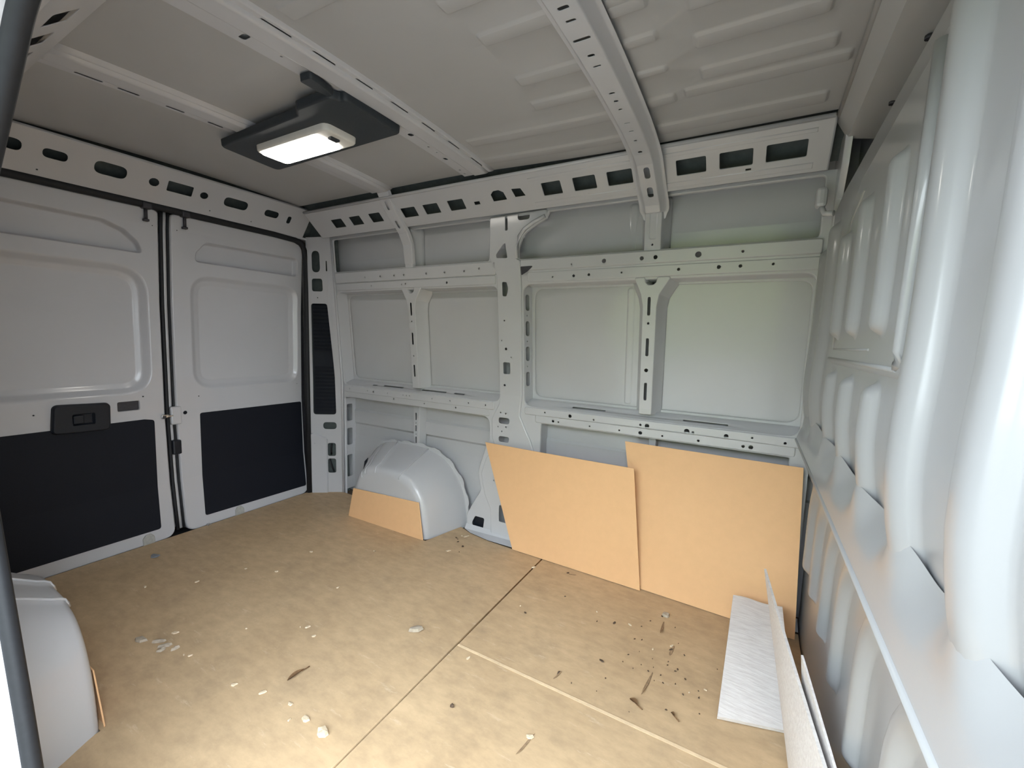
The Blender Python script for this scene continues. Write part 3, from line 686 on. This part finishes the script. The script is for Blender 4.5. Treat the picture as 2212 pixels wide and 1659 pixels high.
MB().tube([BH(1.36, 1.166, -.008), BH(1.36, 1.40, -.008), BH(1.30, 1.52, -.008), BH(1.16, 1.555, -.008)], .004, 6).build('panel_bead', PAINTB, bulk)
MB().tube([BH(.685, 1.136, -.008), BH(1.0, 1.136, -.008), BH(1.41, 1.136, -.008)], .0045, 6).build('panel_bead', PAINTB, bulk)
MB().tube([BH(.90, 1.166, -.008), BH(1.34, 1.164, -.008)], .003, 6).build('panel_bead', PAINTB, bulk)
# beam
BA, BB = Vector((2.932, .795)), Vector((2.962, .905)); BLn = (BB-BA).length; BT = (BB-BA)/BLn; BN = Vector((BT.y, -BT.x))
def BM(u, s, d):
    p = BA+BT*s+BN*d; return (p.x, u, p.y)
ribys = [1.80, 1.585, 1.30, 1.06, .815, .565, .335, .11]
edge = []
for i in range(121):
    y = 1.865-1.9*i/120
    k = max(math.exp(-((y-r)/.05)**2) for r in ribys)
    edge.append((y, BLn-.012+.022*k+.003*sin(y*37)))
bf = []
for r in ribys:
    bf.append((thick([(r, BLn-.045), (r, BLn-.03), (r, BLn-.014)], .030, 6), [(.004, -.001), (.010, -.006), (.018, -.012), (.026, -.014)], True))
bw = MB().stamp([(-.035, 0), (1.865, 0)]+edge, [], BM, skirt=[(.0015, .0005), (.003, .003)])
# ripple of the upper edge over the ribs
def ripple(v):
    x, y, z = v
    s = max(0, (z-.83)/.07); k = max(math.exp(-((y-r)/.045)**2) for r in ribys)
    return (x-.016*k*min(1, s)+.006*min(1, s)*(1-k), y, z)
bw = MB()
NY, NS = 240, 10
def bmf(i, j):
    y = 1.865-1.9*i; k = max(math.exp(-((y-r)/.048)**2) for r in ribys)
    top = BLn-.014+.026*k+.003*sin(y*37); s = top*j
    p = BM(y, s, 0); q = sstep(.25, 1.0, j)
    return (p[0]-.015*k*q+.0150*(1-k)*q, p[1], p[2])
bw.grid(NY, NS, bmf)
bw.build('bulkhead_beam', PAINTB, bulk, 'folded steel beam across the bulkhead')
MB().tube([(2.934, -.03, .790), (2.934, 1.0, .790), (2.934, 1.865, .790)], .007, 8).build('beam_fold', PAINTB, bulk)
MB().add([(2.938, -.03, .785), (2.938, 1.868, .785), (2.950, 1.868, .758), (2.950, -.03, .758), (2.995, 1.868, .752), (2.995, -.03, .752)], [(0, 1, 2, 3), (3, 2, 4, 5)]).build('beam_return', PAINTB, bulk)
MB().tube([(2.950, -.03, .757), (2.950, 1.865, .757)], .006, 8).build('beam_edge', PAINTB, bulk)
# lower panel with hooked ribs
lows = []
for y in (1.72, 1.51, 1.29, 1.075, .845, .615, .385, .15):
    pth = [(y+.010, .33), (y+.006, .42), (y+.004, .50), (y-.003, .555), (y-.020, .605), (y-.048, .648), (y-.085, .675)]
    lows.append((thick(pth, .038, 8), [(.004, -.001), (.009, -.005), (.016, -.013), (.022, -.018), (.028, -.021), (.034, -.022)], True))
MB().stamp([(-.03, -.03), (1.868, -.03), (1.868, .77), (-.03, .77)], lows, lambda u, v, d: (3.004+d, u, v), smooth=False).build('lower_panel', PAINTB, bulk)
MB().box(3.18, 3.2, -.055, 2.0, -.12, 2.06).build('cab_backing', DARKM, bulk)

# ---- near side wall with the sliding door opening
op = fillet([(1.665, .0, .03), (1.655, .20, .2), (1.60, .44, .3), (1.53, .70, .3), (1.455, .98, .25), (1.53, 1.20, .2), (1.70, 1.40, .2), (1.92, 1.56, .2), (2.15, 1.68, .2), (2.45, 1.74, .15), (2.90, 1.74, .08), (2.925, 1.4, .2), (2.925, .0, .03)], .1, 6)
nw = MB().stamp([(-.22, -.12), (3.2, -.12), (3.2, 2.05), (-.22, 2.05)], [(op, [(.002, .001), (.005, .006), (.006, .03), (.002, .055)], False)], lambda u, v, d: (u, -d, v))
near = nw.build('wall_front', PAINT)
tag(near, 'near grey side wall holding the sliding door opening with a black seal', 'wall', kind='structure')
MB().stamp([(-.2, -.35), (3.2, -.35), (3.2, 2.05), (-.2, 2.05)], [inset(ccw(op), .002)], lambda u, v, d: (u, -.055-d, v)).build('outer_panel', OUTER, near)
o2 = inset(ccw(op), .004)
MB().tube([(p[0], -.012, p[1]) for p in o2], .014, 8, closed=True).build('opening_seal', RUBBER, near, 'black rubber seal round the sliding door opening')
crn = MB().stamp([(.16, 0), (2.93, 0), (2.93, CL), (.16, CL)], [rrect(a, b, .335*CL, .69*CL, .007, 3) for a, b in win+winl], lambda u, s, d: CRN(u, s/CL, d))
crn.build('cant_rail', PAINT, near)
MB().add([(-.1, 0, 1.80), (3.1, 0, 1.80), (3.1, .13, 1.80), (-.1, .13, 1.80)], [(0, 1, 2, 3)]).build('rail_shelf', PAINT, near)

# ================================================================== THINGS
# ---- wheel arches
INN = [(.545, -.01), (.556, .10), (.575, .20), (.61, .285), (.665, .325), (.74, .345), (.88, .356), (.98, .352), (1.05, .335), (1.105, .297), (1.148, .235), (1.178, .15), (1.192, .06), (1.198, -.01)]
OUT = [(.37, -.01), (.385, .14), (.42, .28), (.48, .37), (.565, .415), (.68, .432), (.86, .440), (.98, .432), (1.08, .402), (1.155, .345), (1.215, .275), (1.255, .18), (1.272, .08), (1.276, -.01)]
def resample(P, n):
    S = [0]
    for i in range(1, len(P)): S.append(S[-1]+hypot(P[i][0]-P[i-1][0], P[i][1]-P[i-1][1]))
    return [(interp(S[-1]*k/n, S, [p[0] for p in P]), interp(S[-1]*k/n, S, [p[1] for p in P])) for k in range(n+1)]
def smooth_poly(P, it=2):
    for _ in range(it): P = [P[0]]+[((P[i-1][0]+2*P[i][0]+P[i+1][0])/4, (P[i-1][1]+2*P[i][1]+P[i+1][1])/4) for i in range(1, len(P)-1)]+[P[-1]]
    return P
NA = 72
inn = smooth_poly(resample(INN, NA), 4); out_ = smooth_poly(resample(OUT, NA), 4)
def arch(name, yi, yo, label, seams):
    root = empty(name, (.87, (yi+yo)/2, 0)); sg = 1 if yo > yi else -1
    m = MB()
    # rows across from the inner face centre to the outer flange
    prof = [(.0, -.060, 0), (.0, -.045, 0), (.004, -.028, 0), (.013, -.013, 0), (.028, -.004, 0), (.05, 0., .04), (.12, 0., .40), (.20, 0., .75), (.262, 0., 1.0)]
    W_ = abs(yo-yi)
    cx_, cz_ = .87, .0
    def pt(i, j):
        dy, ins, t = prof[j]
        a = inn[i]; b = out_[i]
        x = a[0]+(b[0]-a[0])*t; z = a[1]+(b[1]-a[1])*t
        # normal of inner profile
        p0 = inn[max(0, i-1)]; p1 = inn[min(NA, i+1)]; tx, tz = p1[0]-p0[0], p1[1]-p0[1]; l = hypot(tx, tz)
        nx_, nz_ = -tz/l, tx/l
        lapp = .007*sum(1 if i/NA > s else 0 for s in seams[:2])-.007*sum(1 if i/NA > s else 0 for s in seams[2:])
        x += nx_*(ins+lapp); z += nz_*(ins+lapp)
        return (x, yi+sg*dy*W_/.262, max(z, -.01))
    m.add([pt(i, j) for j in range(len(prof)) for i in range(NA+1)], [(j*(NA+1)+i, j*(NA+1)+i+1, (j+1)*(NA+1)+i+1, (j+1)*(NA+1)+i) for j in range(len(prof)-1) for i in range(NA)], True)
    # inner face
    loop = [pt(i, 0) for i in range(NA+1)]
    tri = fill2d([ccw([(p[0], p[2]) for p in loop])])
    L2 = ccw([(p[0], p[2]) for p in loop])
    m.add([(p[0], yi, p[1]) for p in L2], tri, False)
    m.build('shell', PAINT, root)
    # scalloped weld flange
    fl = MB(); vs = []
    for i in range(NA+1):
        a = out_[i]; p0 = out_[max(0, i-1)]; p1 = out_[min(NA, i+1)]; tx, tz = p1[0]-p0[0], p1[1]-p0[1]; l = hypot(tx, tz); nx_, nz_ = -tz/l, tx/l
        h = .018+.010*(1 if (i//3) % 2 else 0)
        y_ = yo-sg*.004
        for (hh_, dy) in ((-.004, -.010), (.0, -.002), (h, .0), (h, .005)):
            vs.append((a[0]+nx_*hh_, y_+sg*dy, max(a[1]+nz_*hh_, -.01)))
    fl.add(vs, [(4*i+k, 4*i+k+1, 4*i+k+5, 4*i+k+4) for i in range(NA) for k in range(3)], False)
    fl.build('weld_flange', PAINT, root)
    for s in seams:
        i = int(s*NA)
        MB().tube([pt(i, j) for j in range(1, len(prof))], .0045, 6).build('pressed_seam', PAINT, root)
    return root
aF = arch('wheel_arch', 1.62, 1.905, None, (.30, .345, .42, .60))
tag(aF, 'grey steel wheel arch against the far side wall beside the rear doors', 'wheel arch')
aN = arch('wheel_arch', .205, .006, None, (.34, .42, .50, .62))
tag(aN, 'near wheel arch at the left edge below the rubber seal', 'wheel arch')
MB().stamp(fillet([(.560, .0), (1.183, .0), (1.139, .209), (.595, .186)], .003, 2), [], lambda u, v, d: (u, 1.609+d-.012*(1-v/.2), v), skirt=[(.0005, .0005), (.001, .004)])\
    .build('lining_board', BOARD, None, origin=(.87, 1.609, 0))
lb = [o for o in bpy.data.objects if o.name.startswith('lining_board')][0]
tag(lb, 'low brown hardboard strip covering the inner side of the far wheel arch', 'board')
MB().stamp(fillet([(.55, .0), (1.185, .0), (1.12, .15), (.60, .15)], .003, 2), [], lambda u, v, d: (u, .2125-d+.003*(v/.2), v), skirt=[(.0005, .0005), (.001, .004)])\
    .build('lining_board', BOARD, None, origin=(.87, .236, 0))
lb2 = [o for o in bpy.data.objects if o.name == 'lining_board.001'][0]
tag(lb2, 'thin hardboard strip standing against the near wheel arch at the left', 'board')

# ---- leaning boards
def sheet(name, c00, c10, c11, c01, bow, t, mat, nu=24, nv=18, wav=0.):
    """c00 bottom left, c10 bottom right, c11 top right, c01 top left (world); bow: f(u,v) offset along the sheet normal"""
    A, B, C_, D_ = map(Vector, (c00, c10, c11, c01))
    n = ((B-A).cross(D_-A)).normalized()
    def P(u, v, k):
        p = (A*(1-u)+B*u)*(1-v)+(D_*(1-u)+C_*u)*v
        return p+n*(bow(u, v)+k*t)
    m = MB(); N = (nu+1)*(nv+1)
    vs = [P(i/nu, j/nv, 0) for j in range(nv+1) for i in range(nu+1)]+[P(i/nu, j/nv, 1) for j in range(nv+1) for i in range(nu+1)]
    idx = lambda i, j, k: k*N+j*(nu+1)+i
    fs = []
    for j in range(nv):
        for i in range(nu):
            fs.append((idx(i, j, 0), idx(i, j+1, 0), idx(i+1, j+1, 0), idx(i+1, j, 0))); fs.append((idx(i, j, 1), idx(i+1, j, 1), idx(i+1, j+1, 1), idx(i, j+1, 1)))
    m.add(vs, fs, True)
    b = len(m.v)
    rim = []
    for i in range(nu): rim += [(idx(i, 0, 0), idx(i+1, 0, 0), idx(i+1, 0, 1), idx(i, 0, 1)), (idx(i, nv, 0), idx(i, nv, 1), idx(i+1, nv, 1), idx(i+1, nv, 0))]
    for j in range(nv): rim += [(idx(0, j, 0), idx(0, j, 1), idx(0, j+1, 1), idx(0, j+1, 0)), (idx(nu, j, 0), idx(nu, j+1, 0), idx(nu, j+1, 1), idx(nu, j, 1))]
    for f_ in rim: m.add([vs[q] for q in f_], [(0, 1, 2, 3)], False)   # own vertices keep the faces flat to the edge
    base = (A+B)/2
    return m.build(name, mat, None, origin=(base.x, base.y, 0))
b1 = sheet('hardboard_sheet', (1.672, 1.782, .003), (2.374, 1.762, .003), (2.311, 1.768, .582), (1.437, 1.846, .563), lambda u, v: .012*sin(pi*u)*v, .004, BOARD)
tag(b1, 'clean tan hardboard sheet leaning on the centre pillar, the lower of two', 'board', 'boards leaning on the side wall')
b2 = sheet('hardboard_sheet', (2.372, 1.780, .003), (2.985, 1.752, .003), (2.965, 1.842, .682), (2.243, 1.846, .686), lambda u, v: .006*sin(pi*u)*v, .004, BOARD)
tag(b2, 'taller hardboard sheet leaning on the wall next to the bulkhead', 'board', 'boards leaning on the side wall')

# ---- foam sheets
fo = sheet('foam_sheet', (2.744, 1.185, .004), (2.945, 1.243, .004), (2.928, 1.70, .140), (2.757, 1.70, .134), lambda u, v: .010*sin(pi*v)+.004*sin(u*7)*v, .012, FOAM, 16, 24)
tag(fo, 'flat white packing foam sheet lying on the floor against the tall board', 'foam sheet')
f1 = sheet('foam_sheet', (2.936, 1.11, .004), (2.950, .50, .004), (2.972, .62, .325), (2.854, 1.52, .372), lambda u, v: .006*sin(pi*u)*sin(pi*v*.9), .007, FOAM, 24, 18)
tag(f1, 'thin white foam sheet standing on edge against the bulkhead, with a pointed corner', 'foam sheet')
f2 = sheet('foam_sheet', (2.966, 1.085, .004), (2.985, .50, .004), (2.992, .62, .30), (2.925, 1.04, .392), lambda u, v: 0., .005, FOAM, 16, 12)
tag(f2, 'second white foam sheet tucked behind the standing one at the bulkhead', 'foam sheet')

# ---- ceiling lamp
lamp = empty('ceiling_lamp', (1.09, .962, 1.93))
tag(lamp, 'lit white rectangular lamp in a dark console on the roof', 'lamp')
def LP(z0): return lambda u, v, d: (u, v, z0+d+.02*((v-.96)/.2)**2*0)
cons = fillet([(.715, .845, .02), (1.262, .828, .03), (1.30, .80, .03), (1.462, .80, .02), (1.475, .835, .02), (1.500, .835, .01), (1.492, 1.088, .015), (.685, 1.106, .02)], .015, 5)
MB().stamp(cons, [], LP(1.942), skirt=[(.003, .001), (.008, .006), (.010, .028)]).build('console', LAMPPL, lamp, 'dark plastic lamp console')
MB().stamp(fillet([(1.455, .70), (1.50, .705), (1.495, .745), (1.478, .80), (1.462, .80), (1.455, .76)], .008), [], LP(1.948), skirt=[(.002, .001), (.004, .02)]).build('cable_plug', LAMPPL, lamp)
MB().stamp(rrect(.866, 1.306, .905, 1.040, .022, 5), [], LP(1.918), skirt=[(.004, .001), (.008, .006), (.010, .026)]).build('bezel', LENS, lamp); bez = [c for c in lamp.children if c.name.startswith('bezel')][0]
MB().stamp(rrect(.878, 1.235, .917, 1.028, .016, 5), [], LP(1.911), skirt=[(.004, .0015), (.006, .008)]).build('lens', LAMPON, bez, 'glowing lamp lens')
MB().bbox(1.262, 1.285, .945, .985, 1.910, 1.919, .003).build('switch', LAMPPL, bez)

# ---- bits on the floor
def chip(name, x, y, L, Wd, h, ang, mat, label, cat, group=None, n=7, seed=0):
    rnd = random.Random(seed*131+17)
    pts = []
    for k in range(n):
        a = 2*pi*(k+rnd.uniform(-.3, .3))/n; r = rnd.uniform(.65, 1.0)
        pts.append((L/2*r*cos(a), Wd/2*r*sin(a)))
    ca, sa = cos(ang), sin(ang); t = rnd.uniform(-.25, .25)
    P = [(px*ca-py*sa, px*sa+py*ca) for px, py in pts]
    m = MB(); zb = [.0006+max(0, t*pts[k][0]) for k in range(n)]
    vs = [(P[k][0], P[k][1], zb[k]) for k in range(n)]+[(P[k][0]*.82, P[k][1]*.82, zb[k]+h*rnd.uniform(.6, 1.1)) for k in range(n)]+[(0, 0, h*1.2)]
    fs = [tuple(range(n))[::-1]]+[(k, (k+1) % n, n+(k+1) % n, n+k) for k in range(n)]+[(n+k, n+(k+1) % n, 2*n) for k in range(n)]
    m.add(vs, fs)
    o = m.build(name, mat); o.location = (x, y, .0004 if (x < 1.857 or y > 1.03) else .002)
    return tag(o, label, cat, group)
def pch(x, y):
    if x > 1.86 and y < 1.03: return 'pale wood chip on the front floor sheet between seam and side opening', 'chips on the front sheet'
    if x > 1.86: return 'pale wood chip on the dirty sheet before the leaning boards', 'chips before the boards'
    if y > 1.5: return 'pale wood chip on the floor beside the far wheel arch and pillar', 'chips by the far arch'
    if x < .85 and y > .55: return 'pale wood chip on the rear floor near the rear doors', 'chips near the rear doors'
    if x < 1.2 and y < .7: return 'pale wood chip among the scraps beside the near wheel arch', 'chips by the near arch'
    if y < .56: return 'pale wood chip on the floor left of the seam near the opening', 'chips near the opening'
    return 'pale wood chip in the middle of the rear floor sheet', 'chips mid floor'
for i, (x, y, L) in enumerate([(.898, .505, .035), (1.077, .476, .022), (1.056, .467, .014), (1.344, .486, .026), (1.454, .518, .032), (1.571, .537, .026), (.587, .72, .026), (.809, .965, .028), (.777, 1.176, .028),
                               (1.295, .79, .030), (1.27, .775, .010), (1.383, 1.578, .036), (1.364, 1.769, .045), (1.34, 1.76, .02), (1.935, .987, .022), (1.36, .77, .02), (2.396, 1.491, .022), (2.507, 1.396, .014), (2.702, 1.291, .016), (2.27, .827, .034), (1.169, 1.032, .018), (.44, .579, .025),
                               (2.567, 1.452, .018), (2.655, 1.25, .01), (2.25, 1.50, .010), (1.95, 1.36, .012), (.66, .9, .018), (1.05, 1.36, .022), (1.62, .50, .014), (1.1, .66, .014)]):
    lb_, gr_ = pch(x, y); chip('wood_chip', x, y, L, L*.55, .004, .6+.8*sin(i*2.3), CHIPM, lb_, 'wood chip', gr_, 7, i)
GCH = 'flat grey paper scrap lying in the loose cluster near the near wheel arch'
for i, (x, y, L) in enumerate([(.903, .451, .05), (.950, .453, .05), (.963, .436, .035), (.996, .464, .032)]):
    chip('paper_scrap', x, y, L, L*.5, .009, .9+.2*i, GREYCHIP, GCH, 'scrap', 'grey scraps near the wheel arch', 6, 40+i)
chip('paper_scrap', .837, .420, .06, .035, .008, .3, GREYCHIP, 'grey paper scrap lying apart, closest to the near wheel arch', 'scrap', None, 6, 51)
chip('paper_scrap', 1.668, 1.002, .065, .04, .012, .5, GREYCHIP, 'crumpled grey-white scrap in the middle of the floor, left of the seam', 'scrap', None, 8, 52)
chip('paper_scrap', 1.745, .524, .05, .035, .012, .2, CHIPM, 'small cream lump on the floor near the front, left of the seam', 'scrap', None, 8, 53)
chip('paper_scrap', 1.661, .528, .035, .022, .006, .2, CHIPM, 'cream flake just behind the cream lump on the floor', 'scrap', None, 7, 54)
chip('paper_scrap', 2.513, 1.636, .040, .035, .010, .4, GREYCHIP, 'pale crumpled scrap on the floor in front of the taller leaning board', 'scrap', None, 8, 55)
chip('paper_scrap', 1.855, 1.676, .028, .016, .005, .8, CHIPM, 'white flake stuck in the far end of the floor seam', 'scrap', None, 6, 56)
chip('blue_scrap', .158, .724, .075, .045, .006, .1, TRAYM, 'flat blue-grey scrap on the floor near the left rear door', 'scrap', None, 7, 57)
# dried leaves
def leaf(x, y, L, Wd, ang, label, stem=True):
    m = MB(); n = 8; vs = []
    for i in range(n+1):
        t = i/n; wv = Wd/2*sin(pi*min(1, t*1.02))**.8*(1-.3*t); lx = L*(t-.5)
        for s in (-1, 0, 1): vs.append((lx, s*wv, .002+.006*abs(s)*sin(pi*t)+.004*t))
    fs = [(3*i+k, 3*i+k+1, 3*i+k+4, 3*i+k+3) for i in range(n) for k in range(2)]
    nv_ = len(vs)
    vs2 = [(a, b, c+.0012) for a, b, c in vs]
    fs += [tuple(j+nv_ for j in f_)[::-1] for f_ in fs]
    m.add(vs+vs2, fs, True)
    ro = Matrix.Rotation(ang, 3, 'Z'); m.v = [tuple(ro @ Vector(v)) for v in m.v]
    root = empty('dry_leaf', (x, y, .001)); tag(root, label, 'leaf')
    m2 = MB(); m2.v = [tuple(Vector(v)+Vector((x, y, .001))) for v in m.v]; m2.f = m.f; m2.s = m.s
    m2.build('blade', LEAFM, root)
    st = [tuple(ro @ Vector((L*.5+a, 0, .003))+Vector((x, y, .002))) for a in (-.01, .006, .018)]
    MB().tube(st, .0018, 6).build('stem', LEAFM, root)
leaf(1.480, .616, .060, .018, 1.45, 'dark brown dried leaf left of the seam on the floor')
leaf(2.504, 1.112, .034, .020, -.5, 'small dark leaf on the floor left of the foam sheet')
leaf(2.622, 1.128, .019, .010, -.7, 'tiny brown leaf just left of the flat foam sheet')
# dark crumbs and stains with relief
DCR = 'tiny dark crumb of dirt in the soiled area before the leaning boards'
rnd = random.Random(5)
dl = [(2.337, 1.47, .024), (2.567, 1.43, .022), (2.605, 1.338, .012), (2.635, 1.305, .012), (2.245, 1.101, .026), (2.025, 1.722, .024), (2.60, 1.138, .010), (2.357, 1.234, .026), (2.686, 1.243, .008), (2.271, 1.44, .012), (2.50, 1.62, .014), (2.09, 1.53, .010), (2.30, 1.08, .008), (1.99, 1.33, .02)]
for i in range(34):
    dl.append((2.50+rnd.gauss(0, .09), 1.30+rnd.gauss(0, .12), rnd.uniform(.004, .011)))
for i, (x, y, L) in enumerate(dl):
    if y < 1.05: continue
    if x > 2.73: continue
    chip('dirt_crumb', x, y, L, L*.5, .003, rnd.uniform(0, 3), DARKCHIP, DCR, 'dirt crumb', 'dirt crumbs by the boards', 6, 200+i)
STK = simple('brown_dirt_streak', (.30, .205, .125), .85, 0, .2, 60, .35, .3)
for i, (x, y, L, wd, a, lab) in enumerate([(2.515, 1.545, .13, .012, 1.6, 'dark brown dirt streak on the floor below the pale crumpled scrap'), (2.525, 1.215, .16, .010, 1.5, 'long dirt streak on the floor right of the dark leaf'), (2.570, 1.425, .07, .012, 1.5, 'short dirt streak on the floor before the taller board'),
                                           (2.245, 1.085, .05, .008, 1.3, 'short dark smear on the floor above the pale seam'), (2.27, .80, .10, .008, 1.4, 'thin dirt smear on the front floor sheet below a pale chip'), (2.05, 1.72, .05, .008, .2, 'dark mark on the floor at the foot of the lower leaning board')]):
    chip('dirt_streak', x, y, L, wd, .0012, a, STK, lab, 'dirt', None, 9, 400+i)
ODC = 'small dark dirt crumb on the rear floor sheet near the far wheel arch'
for i, (x, y, L) in enumerate([(1.329, 1.724, .02), (1.345, 1.715, .012), (1.365, 1.69, .018), (1.42, 1.66, .03), (1.44, 1.60, .010)]):
    chip('dirt_crumb', x, y, L, L*.6, .003, i*.7, DARKCHIP, ODC, 'dirt crumb', 'dirt crumbs by the arch', 6, 300+i)
chip('dirt_crumb', 2.011, .792, .018, .014, .008, 0, DARKCHIP, 'brown crumb on the hardboard sheet nearest the opening', 'dirt crumb', None, 7, 320)

# ================================================================== OUTSIDE
g = MB().add([(-30, -40, -.62), (30, -40, -.62), (30, 40, -.62), (-30, 40, -.62)], [(0, 1, 2, 3)]).build('ground', GROUND)
tag(g, 'grey gravel yard the van stands on, outside the opening', 'ground', kind='structure')
hm = MB(); NXh, NZh = 160, 44
def hf(i, j):
    x = -8+18*i; a = pi*j
    r = 1.0+.10*sin(x*3.1+a*4)+.08*sin(x*7.3-a*6)+.06*sin(x*17+a*13)+.05*sin(x*29-a*17)
    return (x, -7.5-1.0*cos(a)*-1*r, -.62+3.2*sin(a)**.6*r if 0 < j < 1 else -.62)
hm.grid(NXh, NZh, hf)
h_ = hm.build('hedge', GREEN, None, origin=(1, -7.5, -.62))
tag(h_, 'green hedge across the yard facing the van opening', 'hedge')
